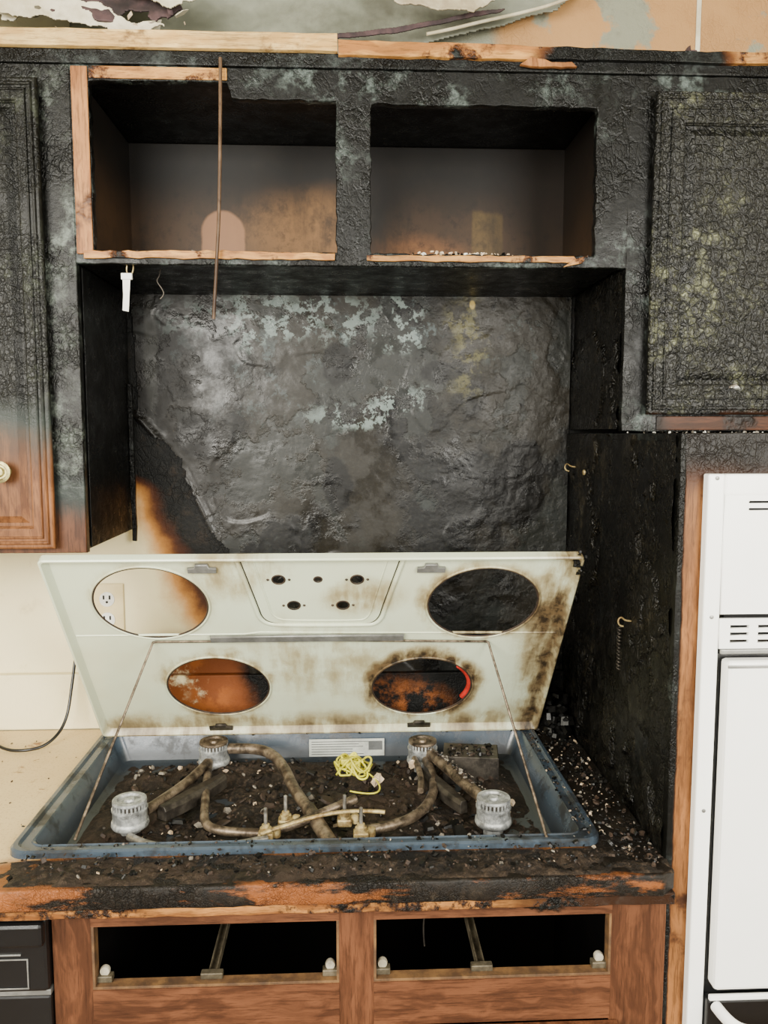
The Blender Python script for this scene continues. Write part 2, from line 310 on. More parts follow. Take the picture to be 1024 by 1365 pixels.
def lathe(name,prof,c,mat,parent=None,n=32,M4=None):
    v=[];f=[]
    for r,z in prof:
        for i in range(n):
            a=2*math.pi*i/n; v.append(Vector((r*math.cos(a),r*math.sin(a),z)))
    for k in range(len(prof)-1):
        for i in range(n):
            j=(i+1)%n; f.append((k*n+i,k*n+j,(k+1)*n+j,(k+1)*n+i))
    f.append(tuple(range(n))); f.append(tuple((len(prof)-1)*n+i for i in range(n)))
    if M4: v=[M4@p for p in v]
    v=[tuple(p+Vector(c)) for p in v]
    o=fin(name,v,f,mat,parent,True); 
    e=o.modifiers.new('e','EDGE_SPLIT'); e.split_angle=.7
    return o
def dgrid(name,nu,nv,fn,mat,parent=None,smooth=True):
    v=[];ok={}
    for j in range(nv+1):
        for i in range(nu+1):
            p=fn(i/nu,j/nv)
            if p is not None: ok[(i,j)]=len(v); v.append(p)
    f=[]
    for j in range(nv):
        for i in range(nu):
            q=[(i,j),(i+1,j),(i+1,j+1),(i,j+1)]
            if all(k in ok for k in q): f.append(tuple(ok[k] for k in q))
    return fin(name,v,f,mat,parent,smooth)
def fr(x,y,z,o=5): return mn.fractal(Vector((x,y,z)),.9,2.,o)
def ss(x): x=max(0,min(1,x)); return x*x*(3-2*x)
def chips(name,n,samp,smin,smax,keys,weights,parent=None,flat=.35,tilt=.5,th=.22):
    v=[];f=[];mi=[]
    for _ in range(n):
        x,y,z=samp(); s=smin+(smax-smin)*R()**2.5; k=random.randint(4,6); M3=Matrix.Rotation(U(0,6.3),3,'Z')@Matrix.Rotation(random.gauss(0,tilt),3,'X')@Matrix.Rotation(random.gauss(0,tilt),3,'Y')
        b=len(v); a0=U(0,6.3); el=U(.45,1); h=s*th*U(.5,1.5)
        ring=[(s*U(.6,1.)*math.cos(a0+6.283*i/k),s*el*U(.6,1.)*math.sin(a0+6.283*i/k)) for i in range(k)]
        for sg,q in ((-1,1),(1,.8)):
            for p in ring: v.append(tuple(M3@Vector((p[0]*q,p[1]*q,sg*h))+Vector((x,y,z))))
        f.append(tuple(b+i for i in range(k))[::-1]); f.append(tuple(b+k+i for i in range(k)))
        for i in range(k): j=(i+1)%k; f.append((b+i,b+j,b+k+j,b+k+i))
        w=random.choices(range(len(keys)),weights)[0]; mi+= [w]*(k+2)
    return fin(name,v,f,None,parent,False,False,[M[k] for k in keys],mi)

# ------------------------------------------------------------------ room shell
box('wall_back',-1.62,1.52,0,.1,0,2.52,M['wall'],None,0)
box('wall_left',-1.72,-1.62,-2.6,.1,0,2.52,M['paint'],None,0)
box('wall_right',1.52,1.62,-2.6,.1,0,2.52,M['paint'],None,0)
box('floor',-1.72,1.62,-2.6,.1,-.05,0,M['floor'],None,0)
box('ceiling',-1.72,1.62,-2.6,.1,2.52,2.57,M['ceil'],None,0)
box('trim_1',.745,.755,-.004,0,2.2,2.52,M['plas'],None,.001)
def sheet(name,pts,y0,curl,mat,parent,seed,amp=.02,fq=9,dip=.012):
    xs=[p[0] for p in pts]; zs=[p[1] for p in pts]; x0,x1,z0,z1=min(xs)-.01,max(xs)+.01,min(zs)-.01,max(zs)+.01
    def inside(x,z):
        c=False
        for i in range(len(pts)):
            a,b=pts[i],pts[i-1]
            if (a[1]>z)!=(b[1]>z) and x<(b[0]-a[0])*(z-a[1])/(b[1]-a[1])+a[0]: c=not c
        return c
    def fn(u,v):
        x=x0+(x1-x0)*u; z=z0+(z1-z0)*v
        xx=x+amp*fr(x*fq,z*fq,seed); zz=z+amp*fr(x*fq,z*fq,seed+9)
        if not inside(xx,zz): return None
        t=1-v; return (x,y0-curl*t*t-dip*fr(x*5,z*5,seed+3),z)
    o=dgrid(name,220,80,fn,mat,parent); m=o.modifiers.new('s','SOLIDIFY'); m.thickness=.004; return o
tp=empty('torn_plaster')
sheet('hanging_sheet',[(-.60,2.51),(.52,2.51),(.44,2.44),(.30,2.395),(.18,2.365),(.02,2.33),(-.2,2.29),(-.5,2.28),(-.56,2.38)],-.03,.07,M['plasgrey'],tp,12,.008,5)
tube('torn_edge',[(.50,-.055,2.475),(.44,-.06,2.445),(.36,-.065,2.42),(.28,-.075,2.398),(.20,-.08,2.375),(.16,-.085,2.365)],.0035,M['plas'],tp,res=2)
sheet('crease',[(-.02,2.345),(.10,2.36),(.30,2.40),(.32,2.41),(.28,2.405),(.1,2.372),(-.04,2.352)],-.10,.01,M['plasdark'],tp,41,.004,9,.004)
sheet('sheet_1',[(-1.0,2.46),(-.62,2.46),(-.50,2.40),(-.52,2.37),(-.62,2.35),(-.72,2.36),(-.85,2.34),(-1.0,2.35)],-.12,.04,M['plas'],tp,1,.03,12)
sheet('sheet_2',[(-.55,2.46),(-.42,2.46),(-.34,2.38),(-.30,2.345),(-.42,2.34),(-.5,2.36),(-.56,2.39)],-.15,.03,M['plasdark'],tp,5,.03,14)
sheet('sheet_3',[(-.75,2.385),(-.5,2.375),(-.34,2.31),(-.40,2.30),(-.56,2.335),(-.75,2.345)],-.18,.02,M['plas'],tp,31,.02,14)
sheet('sheet_5',[(-.44,2.40),(-.36,2.42),(-.26,2.37),(-.33,2.355)],-.19,.02,M['plas'],tp,51,.02,14)
sheet('sheet_4',[(.10,2.41),(.25,2.43),(.30,2.41),(.22,2.395),(.12,2.395)],-.12,.02,M['plas'],tp,22)
chips('scraps',70,lambda:(U(-.95,-.28),U(-.22,-.15),U(2.30,2.40)),.006,.03,['plas','plasdark','cap'],[3,4,2],tp,th=.06,tilt=1)
chips('scrap_right',5,lambda:(U(.60,.64),-.30,U(2.235,2.245)),.01,.02,['plasdark'],[1],tp,th=.1,tilt=1)

# ------------------------------------------------------------------ charred wall panel
bnd=[(1.9,-.466),(1.60,-.455),(1.50,-.37),(1.32,-.285),(.9,-.18)]
def bx(z):
    for (a,xa),(b,xb) in zip(bnd,bnd[1:]):
        if z>=b: return xb+(xa-xb)*(z-b)/(a-b)
    return bnd[-1][1]
def pf(u,v):
    x=-.469+.957*u; z=.92+.948*v
    if x<bx(z)+.03*fr(3,z*9,2)*(1 if z<1.62 else .05): return None
    h=.006+.003*(fr(x*3,z*3,1,2)+.3)
    t=fr(x*4,z*5,4,3); h+=.0015*ss((t-.10)/.10)
    w=ss((x-.05)/.3); h+=.0004*fr(x*30,z*30,3,3)*(1-w)+.0020*fr(x*26,z*26,3,5)*w
    d0=(x-bx(z)); h+=.006*math.exp(-(d0/.012)**2)*(1 if z<1.6 else 0)
    return (x,-max(.002,h),z)
dgrid('charred_wall_panel',360,360,pf,M['panel'])

# ------------------------------------------------------------------ open shelf (hood) cabinet
oc=empty('open_shelf_cabinet')
box('cabinet_back',-.458,.478,-.03,-.008,1.875,2.165,M['inner'],oc)
box('cabinet_top',-.47,.488,-.318,-.003,2.165,2.183,M['char_smooth'],oc)
box('cabinet_bottom',-.47,.488,-.318,-.003,1.862,1.875,M['char'],oc)
box('side_l',-.470,-.452,-.318,-.01,1.876,2.164,M['inner'],oc)
box('side_r',.460,.488,-.318,-.01,1.876,2.164,M['inner'],oc)
plate('face_frame',rag([(-.470,1.862),(.496,1.862),(.496,2.188),(-.470,2.188)],.015,.0008),
  [rag([(-.441,1.880),(-.018,1.880),(-.018,2.140),(-.196,2.140),(-.204,2.166),(-.441,2.166)],.012,.0018),rag(rect(.039,.440,1.880,2.136),.012,.0018)],.018,FR(-.321),M['charface'],oc,.002)
box('raw_stile',-.468,-.440,-.334,-.331,1.876,2.186,M['rawv'],oc)
box('raw_rail',-.438,-.205,-.3335,-.3305,2.167,2.187,M['raw'],oc)
plate('shelf_lip_l',rag([(-.455,1.870),(-.024,1.870),(-.024,1.8795),(-.2,1.8825),(-.455,1.880)],.015,.0014),[],.006,FR(-.334),M['raw'],oc,.0008)
plate('shelf_lip_r',rag([(.035,1.869),(.41,1.869),(.40,1.877),(.25,1.8785),(.035,1.877)],.015,.0014),[],.006,FR(-.334),M['raw'],oc,.0008)
plate('lip_splinter',[(.385,1.862),(.415,1.868),(.425,1.880),(.40,1.872)],[],.006,FR(-.336),M['raw'],oc,.0008)
chips('crumbs',150,lambda:(min(.35,max(.05,random.gauss(.20,.045))),U(-.335,-.30),1.882+U(0,.005)*R()),.0015,.007,['cap','offwhite','coal'],[4,1,2],oc)
chips('crumbs_l',60,lambda:(U(-.44,-.03),U(-.335,-.30),1.882),.002,.006,['ash','brownchip','coal'],[1,3,3],oc)
lr=empty('lumber_rail')
box('dark_rail',-1.02,1.02,-.335,-.30,2.1895,2.214,M['char'],lr,.003)
plate('pale_board',rag([(-1.02,2.2145),(-.017,2.2145),(-.017,2.240),(-1.02,2.240)],.05,.0008),[],.04,FR(-.325),M['pale'],lr,.001)
plate('scorched_board',rag([(-.014,2.208),(1.02,2.207),(1.02,2.222),(.5,2.225),(-.014,2.231)],.03,.0014),[],.036,FR(-.327),M['raw'],lr,.001)
plate('splinter',rag([(.30,2.197),(.315,2.207),(.35,2.200),(.385,2.200),(.392,2.194),(.345,2.1925),(.318,2.194)],.01,.0012),[],.01,FR(-.345),M['rawv'],lr,.001)
tube('hanging_wood_strip',[(-.2136,-.345,2.198),(-.215,-.352,2.08),(-.219,-.353,1.95),(-.225,-.352,1.87),(-.234,-.345,1.765)],.0032,M['lath'],res=1)
pt=empty('paper_tag_on_hook')
tube('hook',[(-.378,-.31,1.863),(-.378,-.312,1.85),(-.384,-.315,1.843),(-.39,-.315,1.85),(-.388,-.315,1.86)],.0012,M['brass'],pt)
plate('tag',[(-.3975,1.783),(-.387,1.781),(-.3855,1.80),(-.382,1.845),(-.396,1.846),(-.3955,1.81)],[],.0012,FR(-.3165),M['offwhite'],pt)
box('tag_curl',-.398,-.379,-.32,-.3135,1.836,1.847,M['offwhite'],pt,.001)
ch=empty('cup_hook')
tube('hook',[(-.338,-.28,1.863),(-.338,-.283,1.85),(-.345,-.287,1.84),(-.334,-.287,1.826),(-.33,-.287,1.815),(-.338,-.287,1.808)],.0012,M['dsteel'],ch)

# ------------------------------------------------------------------ doors
def cab_door(par,x0,x1,z0,z1,yf,mat,rail=.045):
    plate('door_slab',rect(x0+.004,x1-.004,z0+.004,z1-.004),[],.012,FR(yf-.006),mat,par,.001)
    plate('door_frame',rect(x0,x1,z0,z1),[rect(x0+rail,x1-rail,z0+rail,z1-rail)],.012,FR(yf-.0165),mat,par,.004)
    for k,(ins,r,dy) in enumerate(((.007,.0048,-.021),(rail*.55,.003,-.0225),(rail+.003,.0045,-.013))):
        tube('bead_%d'%k,[(x0+ins,yf+dy,z0+ins),(x1-ins,yf+dy,z0+ins),(x1-ins,yf+dy,z1-ins),(x0+ins,yf+dy,z1-ins)],r,mat,par,True,False,3)
    i=rail+.012; w=.012
    v=[];f=[]
    for ins,yy in ((i,yf-.0122),(i+w,yf-.018)):
        v+=[(x0+ins,yy,z0+ins),(x1-ins,yy,z0+ins),(x1-ins,yy,z1-ins),(x0+ins,yy,z1-ins)]
    for a in range(4): b=(a+1)%4; f.append((a,b,4+b,4+a))
    f.append((4,5,6,7)); fin('raised_field',v,f,mat,par)
uc=empty('upper_cabinet')
box('carcass',-1.0,-.474,-.312,-.003,1.357,2.188,M['char_smooth'],uc)
plate('face_frame',rect(-1.0,-.472,1.355,2.188),[],.018,FR(-.3215),M['leftstile'],uc,.0015)
cab_door(uc,-.97,-.522,1.368,2.155,-.331,M['leftdoor'],.03)
box('side_board',-.473,-.4705,-.30,-.02,1.36,1.86,M['char_smooth'],uc,.0005)
plate('loose_lath',rag([(-.4685,1.335),(-.461,1.335),(-.461,1.67),(-.4685,1.67)],.03,.0012),[],.01,FR(-.03),M['char'],uc,.001)
kp=[(.004,0),(.004,.01),(.014,.016),(.019,.020),(.019,.023),(.014,.024),(.012,.021),(.009,.021),(.007,.025),(.001,.026)]
MK=Matrix.Rotation(math.radians(90),4,'X')
lathe('knob',kp,(-.600,-.3522,1.501),M['knob'],uc,28,MK)
lathe('rosette',[(.012,0),(.012,.0015),(.001,.002)],(-.600,-.352,1.501),M['knob'],uc,28,MK)

u2=empty('upper_cabinet.001')
box('carcass',.4985,1.02,-.312,-.003,1.58,2.188,M['side'],u2)
plate('face_frame',rag(rect(.4975,1.02,1.572,2.188),.02,.0008),[],.018,FR(-.3215),M['charface'],u2,.0015)
box('bottom_rail',.56,1.02,-.3335,-.3312,1.573,1.598,M['uprail'],u2)
cab_door(u2,.538,.995,1.605,2.152,-.331,M['chardoor'],.045)
chips('loose_flake',3,lambda:(U(.675,.70),-.36,U(1.645,1.652)),.008,.014,['offwhite','ash'],[3,1],u2,th=.2,tilt=.2)

tc=empty('tall_oven_cabinet')
def sf(u,v):
    y=-.602*u-.004; z=.02+1.545*v
    if z>1.572 and y<-.32: return None
    h=.0035*fr(y*14,z*14,1)+.006*ss((fr(y*5,z*4,6)-.05)/.08)
    return (.4905-max(-.001,min(.01,h)),y,z)
dgrid('charred_side',170,400,sf,M['side'],tc)
def sf2(u,v):
    y=-.31*u-.004; z=1.575+.61*v; h=.0035*fr(y*14,z*14,1)+.006*ss((fr(y*5,z*4,6)-.05)/.08)
    return (.4965-max(-.001,min(.01,h)),y,z)
dgrid('charred_cheek',80,70,lambda u,v:sf2(u,v*.47),M['side'],u2)
box('carcass_side',.491,.506,-.605,-.003,0,1.565,M['char_smooth'],tc)
box('carcass_top',.49,1.25,-.605,-.003,1.555,1.567,M['char'],tc)
plate('face_frame',rag(rect(.4885,1.25,.0,1.567),.02,.0007),[rect(.532,1.15,.12,1.495)],.02,FR(-.61),M['tallface'],tc,.0015)
box('carcass_back',.506,1.25,-.02,-.004,0,1.555,M['inside'],tc)
chips('ledge_crumbs',70,lambda:(U(.48,.8),U(-.615,-.36),1.569),.002,.007,['ash','offwhite','coal'],[3,2,3],tc)
for k,(y,z) in enumerate(((-.077,1.495),(-.441,1.245))):
    tube('hook_%d'%k,[(.488,y,z),(.476,y,z),(.468,y,z+.008),(.462,y,z+.002),(.465,y,z-.008),(.472,y,z-.009)],.0016,M['brass'],tc)
tube('chain_coil',[(.466+.004*math.cos(i*1.3),-.441+.004*math.sin(i*1.3),1.235-i*.0013) for i in range(60)],.0011,M['dsteel'],tc,res=1)
lathe('screw_head',[(.006,0),(.005,.003),(.001,.004)],(.484,-.15,1.487),M['brass'],tc,12,Matrix.Rotation(math.radians(-90),4,'Y'))

# ------------------------------------------------------------------ wall oven
ov=empty('wall_oven')
box('body',.535,1.145,-.615,-.08,.14,1.49,M['dsteel'],ov)
box('frame_strip_l',.521,.546,-.640,-.6205,.14,1.509,M['white'],ov,.003)
box('frame_strip_r',1.134,1.159,-.640,-.6205,.14,1.509,M['white'],ov,.003)
box('frame_strip_t',.546,1.134,-.640,-.6205,1.478,1.509,M['white'],ov,.003)
vents=[]
for zz in (1.468,1.4575):
    for i in range(9): vents.append([(.583+i*.05,zz-.0028),(.617+i*.05,zz-.0028),(.620+i*.05,zz),(.617+i*.05,zz+.0028),(.583+i*.05,zz+.0028),(.580+i*.05,zz)])
plate('control_panel',rect(.5475,1.133,1.303,1.4775),vents,.014,FR(-.634),M['white'],ov,.001)
box('vent_backing',.56,1.12,-.624,-.618,1.26,1.476,M['hole'],ov,0)
sl=[]
for zz in (1.283,1.272,1.261):
    for i in range(13): sl.append(rect(.562+i*.042,.592+i*.042,zz-.0032,zz+.0032))
plate('vent_grille',rect(.5475,1.133,1.2505,1.294),sl,.008,FR(-.636),M['white'],ov,.0008)
box('grille_trim',.5475,1.133,-.645,-.6395,1.243,1.2495,M['grey'],ov)
box('gasket',.5475,1.133,-.632,-.6205,.70,1.242,M['black'],ov)
box('oven_door',.552,1.130,-.66,-.633,.722,1.236,M['white'],ov,.006)
box('door_chrome',.551,1.131,-.663,-.6605,1.2265,1.231,M['grey'],ov,.001)
box('lower_black_panel',.5475,1.133,-.65,-.6205,.2,.700,M['black'],ov,.004)
box('divider_trim',.5475,1.133,-.656,-.65,.703,.712,M['white'],ov,.002)
tube('handle',[(.56,-.652,.692),(.565,-.69,.688),(.60,-.70,.683),(.9,-.70,.683),(1.08,-.70,.683),(1.11,-.69,.688),(1.115,-.652,.692)],.009,M['white'],ov)
for z in (1.298,1.503,1.0): lathe('screw',[(.003,0),(.003,.001),(.001,.0015)],(.5335,-.640,z),M['grey'],ov,12,MK)

# ------------------------------------------------------------------ countertop, splash, base
ct=empty('countertop')
plate('slab',[(-1.3,-.655),(-1.3,-.022),(.487,-.022),(.487,-.64)]+[( .487-i*.02,-.655+U(-.002,.002)) for i in range(1,46)],[rect(-.517,.386,-.553,-.070)],.034,lambda v:(v[0],v[1],.893+v[2]),M['counter'],ct,.004)
plate('edge_strip',rag([(-1.3,.862),(.487,.862),(.487,.8755),(-1.3,.8755)],.03,.0015),[],.014,FR(-.647),M['edgewood'],ct,.001)
box('backsplash',-1.3,-.475,-.022,-.001,.911,1.036,M['wall'],ct,.003)
box('backsplash_burnt',-.4745,.487,-.022,-.001,.911,1.030,M['wall'],ct,.003)
def ff(u,v):
    x=-.60+1.087*u; t=ss((x+.62)/.25); y=-.650+.075*v; 
    h=.0125*t*max(0,fr(x*16,y*22,3)+.28)+.003*fr(x*60,y*60,1)*t
    e=math.sin(math.pi*min(1,max(0,v)))**.5 if 0<v<1 else 0
    return (x,y-.003*(1-v)*t,.9095+h*e)
dgrid('front_char_crust',260,24,ff,M['bed'],ct)

bc=empty('base_cabinet')
plate('face_frame',rect(-.448,.4885,0,.861),[rect(-.391,-.018,.727,.829),rect(.035,.404,.727,.829),rect(-.391,-.018,.12,.655),rect(.035,.404,.12,.655)],.02,FR(-.612),M['basewood'],bc,.001)
for k,(a,b) in enumerate(((-.391,-.018),(.035,.404))):
    box('rail_top_%d'%k,a,b,-.6235,-.6222,.829,.861,M['basewood_h'],bc,0)
    box('rail_mid_%d'%k,a,b,-.6235,-.6222,.656,.7265,M['basewood_h'],bc,0)
    box('drawer_rim_b%d'%k,a,b,-.6225,-.603,.7272,.7315,M['ochre'],bc,.0005)
    box('drawer_rim_l%d'%k,a,a+.004,-.6225,-.603,.7315,.829,M['ochre'],bc,.0005)
    box('drawer_rim_r%d'%k,b-.004,b,-.6225,-.603,.7315,.829,M['ochre'],bc,.0005)
    box('lower_door_%d'%k,a-.012,b+.012,-.642,-.624,.11,.655,M['basewood'],bc,.003)
    mx_=(a+b)/2+(-.01 if k==0 else -.015)
    box('centre_slide_%d'%k,mx_-.007,mx_+.007,-.60,-.08,.724,.730,M['slide'],bc)
    box('slide_up_%d'%k,mx_-.0065,mx_-.0045,-.60,-.08,.730,.738,M['slide'],bc,.0003)
    box('slide_up2_%d'%k,mx_+.0045,mx_+.0065,-.60,-.08,.730,.738,M['slide'],bc,.0003)
    box('slide_bracket_%d'%k,mx_-.017,mx_+.017,-.612,-.600,.731,.741,M['slide'],bc)
    for q,xx in enumerate((a+.014,b-.014)):
        box('roller_bracket_%d%d'%(k,q),xx-.012,xx+.012,-.614,-.600,.7316,.742,M['slide'],bc)
        lathe('roller_%d%d'%(k,q),[(.002,-.004),(.007,-.004),(.008,0),(.007,.004),(.002,.004)],(xx,-.606,.7475),M['roller'],bc,20,MK)
box('carcass_side_l',-.448,-.432,-.60,-.03,0,.855,M['inside'],bc)
box('carcass_side_r',.472,.4885,-.60,-.03,0,.855,M['inside'],bc)
box('carcass_back',-.432,.472,-.045,-.03,0,.855,M['inside'],bc)
box('carcass_floor',-.432,.472,-.60,-.045,.1,.115,M['inside'],bc)
box('divider',.000,.016,-.60,-.05,.115,.80,M['inside'],bc)
tube('gas_hose',[(.20,-.25,.76),(.215,-.35,.80),(.24,-.38,.815),(.27,-.36,.80),(.30,-.3,.82)],.009,M['yellow'],bc)
tube('hanging_cable',[(.14,-.5,.86),(.145,-.5,.80),(.12,-.49,.75),(.125,-.5,.70)],.0015,M['dsteel'],bc)

dw=empty('dishwasher')
box('body',-1.045,-.458,-.60,-.03,0,.858,M['black'],dw)
box('control_panel',-1.045,-.4515,-.635,-.601,.735,.853,M['black'],dw,.006)
box('control_lip',-1.045,-.4515,-.652,-.6355,.815,.853,M['black'],dw,.006)
box('panel_line',-.60,-.4900,-.6375,-.6352,.795,.7975,M['grey'],dw,.0005)
plate('panel_outline',rect(-.62,-.480,.742,.79),[rect(-.618,-.482,.744,.788)],.0015,FR(-.6362),M['grey'],dw)
box('door_front',-1.045,-.4515,-.628,-.601,.1,.725,M['black'],dw,.004)
box('kick_trim',-1.045,-.4515,-.6285,-.601,.7255,.7345,M['grey'],dw,.001)

# ------------------------------------------------------------------ cooktop
gc=empty('gas_cooktop')
def rr(x0,x1,y0,y1,r,z,n=6):
    o=[]
    for cx,cy,a in ((x1-r,y1-r,0),(x0+r,y1-r,90),(x0+r,y0+r,180),(x1-r,y0+r,270)):
        for i in range(n+1):
            t=math.radians(a+90*i/n); o.append((cx+r*math.cos(t),cy+r*math.sin(t),z))
    return o
def loft(name,rings,mat,parent,cap=True):
    v=[p for r in rings for p in r]; n=len(rings[0]); f=[]
    for k in range(len(rings)-1):
        for i in range(n): j=(i+1)%n; f.append((k*n+i,k*n+j,(k+1)*n+j,(k+1)*n+i))
    if cap: f.append(tuple((len(rings)-1)*n+i for i in range(n)))
    o=fin(name,v,f,mat,parent,True); e=o.modifiers.new('e','EDGE_SPLIT'); e.split_angle=.6; return o
x0,x1,y0,y1=-.537,.405,-.572,-.052
def ins(d,z,r,dl=0): return rr(x0+d+dl,x1-d-dl,y0+d,y1-d,r,z)
loft('burner_pan',[ins(0,.9105,.03),ins(.0005,.919,.03),ins(.004,.922,.028),ins(.010,.922,.026),ins(.014,.917,.024),ins(.026,.917,.022),ins(.028,.919,.02),ins(.031,.917,.02),ins(.044,.868,.02,.008),ins(.052,.862,.02,.01)],M['pan'],gc)
def bf(u,v):
    x=-.475+.815*u; y=-.522+.415*v
    e=min(1,min(u,1-u)*14)*min(1,min(v,1-v)*10)
    return (x,y,.8615+e*(.008+.022*max(-.3,fr(x*9,y*9,2)))+.004*fr(x*40,y*40,1)*e)
dgrid('soot_bed',240,130,bf,M['bed'],gc)
chips('loose_debris',800,lambda:(lambda x,y:(x,y,.873+.020*max(-.3,fr(x*9,y*9,2))))(U(-.445,.31),U(-.505,-.125)),.002,.010,['coal','brownchip','ash','cap'],[9,8,3,1.6],gc)
chips('char_slabs',90,lambda:(lambda x,y:(x,y,.877+.020*max(-.3,fr(x*9,y*9,2))))(U(-.43,.30),U(-.48,-.14)),.010,.030,['coal','brownchip','bed','ash'],[5,4,9,.8],gc,th=.12,tilt=.35)
chips('insulation_lumps',7,lambda:random.choice([(.055,-.29,.905),(.066,-.285,.903),(.125,-.24,.91),(.30,-.36,.885),(.048,-.295,.902)]),.010,.018,['cap'],[1],gc,th=.5)
lb=box('rating_label',-.088,.074,-.1025,-.1015,.872,.910,M['paper'],gc,0)
for i in range(6): box('label_line_%d'%i,-.083,.005+.06*R(),-.1029,-.1026,.876+i*.0055,.8775+i*.0055,M['ink'],gc,0)
box('label_block',.04,.07,-.1029,-.1026,.885,.905,M['ink'],gc,0)
def burner(k,x,y,r=.030,zt=.936):
    e=D.objects.new('burner_%d'%k,None); S.collection.objects.link(e); e.parent=gc
    lathe('bowl',[(r*.55,zt-.075),(r*.6,zt-.055),(r*1.02,zt-.048),(r*1.08,zt-.044),(r*1.05,zt-.038),(r*.98,zt-.036),(r*.98,zt-.020),(r*1.03,zt-.018),(r*1.03,zt-.015),(r*.92,zt-.014)],(x,y,0),M['alu'],e)
    lathe('port_ring',[(r*.88,zt-.015),(r*.88,zt-.006),(r*.8,zt-.005)],(x,y,0),M['dsteel'],e)
    lathe('cap',[(r*.93,zt-.006),(r*.98,zt-.004),(r*.96,zt),(r*.7,zt+.0005),(r*.62,zt-.003),(r*.3,zt-.003),(r*.26,zt+.001),(r*.05,zt+.001)],(x,y,0),M['steel'] if k in (1,2) else M['alu'],e)
    v=[];f=[]
    for i in range(26):
        a=2*math.pi*i/26; c,s=math.cos(a),math.sin(a); b=len(v); w=.0016
        for rr_ in (r*.86,r*.965):
            for sg in (-1,1):
                for zz in (zt-.0145,zt-.0055): v.append((x+rr_*c-sg*w*s,y+rr_*s+sg*w*c,zz))
        f+=[tuple(b+q for q in t) for t in ((0,1,3,2),(4,6,7,5),(0,4,5,1),(2,3,7,6),(0,2,6,4),(1,5,7,3))]
    fin('teeth',v,f,M['alu'],e)
    lathe('base_plate',[(r*1.25,zt-.078),(r*1.25,zt-.075),(r*.4,zt-.074)],(x,y,0),M['bright'],e)
burner(1,-.281,-.165); burner(2,.150,-.180); burner(3,-.383,-.425); burner(4,.250,-.445)
tube('tube_a',[(-.25,-.165,.918),(-.20,-.172,.922),(-.155,-.20,.920),(-.125,-.27,.915),(-.105,-.34,.908),(-.06,-.44,.90),(-.03,-.52,.893)],.0105,M['steel'],gc)
tube('tube_a_sleeve',[(-.075,-.405,.903),(-.03,-.52,.893)],.0125,M['steel'],gc,smooth=False)
tube('tube_b',[(-.285,-.20,.905),(-.275,-.29,.900),(-.262,-.38,.896),(-.255,-.43,.893),(-.235,-.452,.89),(-.19,-.463,.89),(-.145,-.468,.89)],.0078,M['steel'],gc)
tube('tube_b2',[(-.145,-.468,.89),(-.10,-.46,.898),(-.045,-.43,.908),(.01,-.40,.916)],.0078,M['steel'],gc)
tube('venturi_c',[(-.36,-.405,.905),(-.33,-.36,.91),(-.30,-.29,.912),(-.285,-.22,.912)],.009,M['steel'],gc)
def vent(name,p,q,w,h):
    p=Vector(p);q=Vector(q);dd=(q-p); sd=Vector((-dd.y,dd.x,0)).normalized(); v=[];f=[]
    for t,ws in ((0,.7),(.25,1),(.7,1),(1,.6)):
        c=p+dd*t
        for a,b in ((-1,-1),(1,-1),(1,.4),(.6,1),(-.6,1),(-1,.4)): v.append(tuple(c+sd*a*w*ws+Vector((0,0,b*h))))
    for k in range(3):
        for i in range(6): j=(i+1)%6; f.append((k*6+i,k*6+j,(k+1)*6+j,(k+1)*6+i))
    f.append((0,1,2,3,4,5)); f.append((18,19,20,21,22,23))
    o=fin(name,v,f,M['dsteel'],gc); bevel(o,.0015)
vent('venturi_box_a',(-.335,-.40,.896),(-.245,-.27,.898),.015,.013)
vent('venturi_box_b',(.145,-.25,.896),(.205,-.40,.896),.013,.012)
tube('front_tube_l',[(-.375,-.46,.885),(-.33,-.505,.889),(-.25,-.515,.890),(-.18,-.505,.890),(-.14,-.485,.890)],.007,M['bright'],gc)
tube('manifold',[(-.33,-.530,.888),(-.12,-.533,.888),(.1,-.530,.888),(.3,-.533,.888)],.0075,M['bright'],gc)
tube('tube_d',[(.155,-.21,.905),(.165,-.29,.90),(.150,-.37,.897),(.115,-.43,.894),(.06,-.462,.892),(.015,-.468,.89)],.009,M['steel'],gc)
tube('tube_d_hi',[(.13,-.22,.913),(.14,-.30,.912),(.13,-.36,.91)],.006,M['steel'],gc)
tube('venturi_e',[(.165,-.205,.916),(.19,-.28,.918),(.22,-.36,.915),(.245,-.41,.912)],.0115,M['steel'],gc)
chips('pipe_soot',120,lambda:(lambda t:(.165+.08*t+U(-.008,.008),-.205-.2*t,.929))(R()),.0015,.006,['ash','coal','brownchip'],[4,3,3],gc)
tube('crossbar',[(-.15,-.50,.905),(-.07,-.455,.913),(.02,-.44,.915),(.06,-.445,.912)],.0035,M['brass'],gc)
for k,(x,y) in enumerate(((-.143,-.475),(-.113,-.43),(-.010,-.432),(.018,-.48))):
    box('valve_body_%d'%k,x-.013,x+.013,y-.011,y+.011,.884,.898,M['brass'],gc,.003)
    lathe('valve_neck_%d'%k,[(.010,.898),(.010,.904),(.0065,.905),(.0065,.910),(.004,.911)],(x,y,0),M['brass'],gc,16)
    lathe('valve_stem_%d'%k,[(.0032,.905),(.0032,.938),(.002,.939)],(x,y,0),M['bright'],gc,12)
    lathe('valve_ear_%d'%k,[(.007,.886),(.007,.8995),(.003,.901)],(x+.018,y+.004,0),M['brass'],gc,14)
br=D.objects.new('bracket_box',None); S.collection.objects.link(br); br.parent=gc
Mb=Matrix.Translation((.245,-.215,.90))@Matrix.Rotation(math.radians(-8),4,'Z')
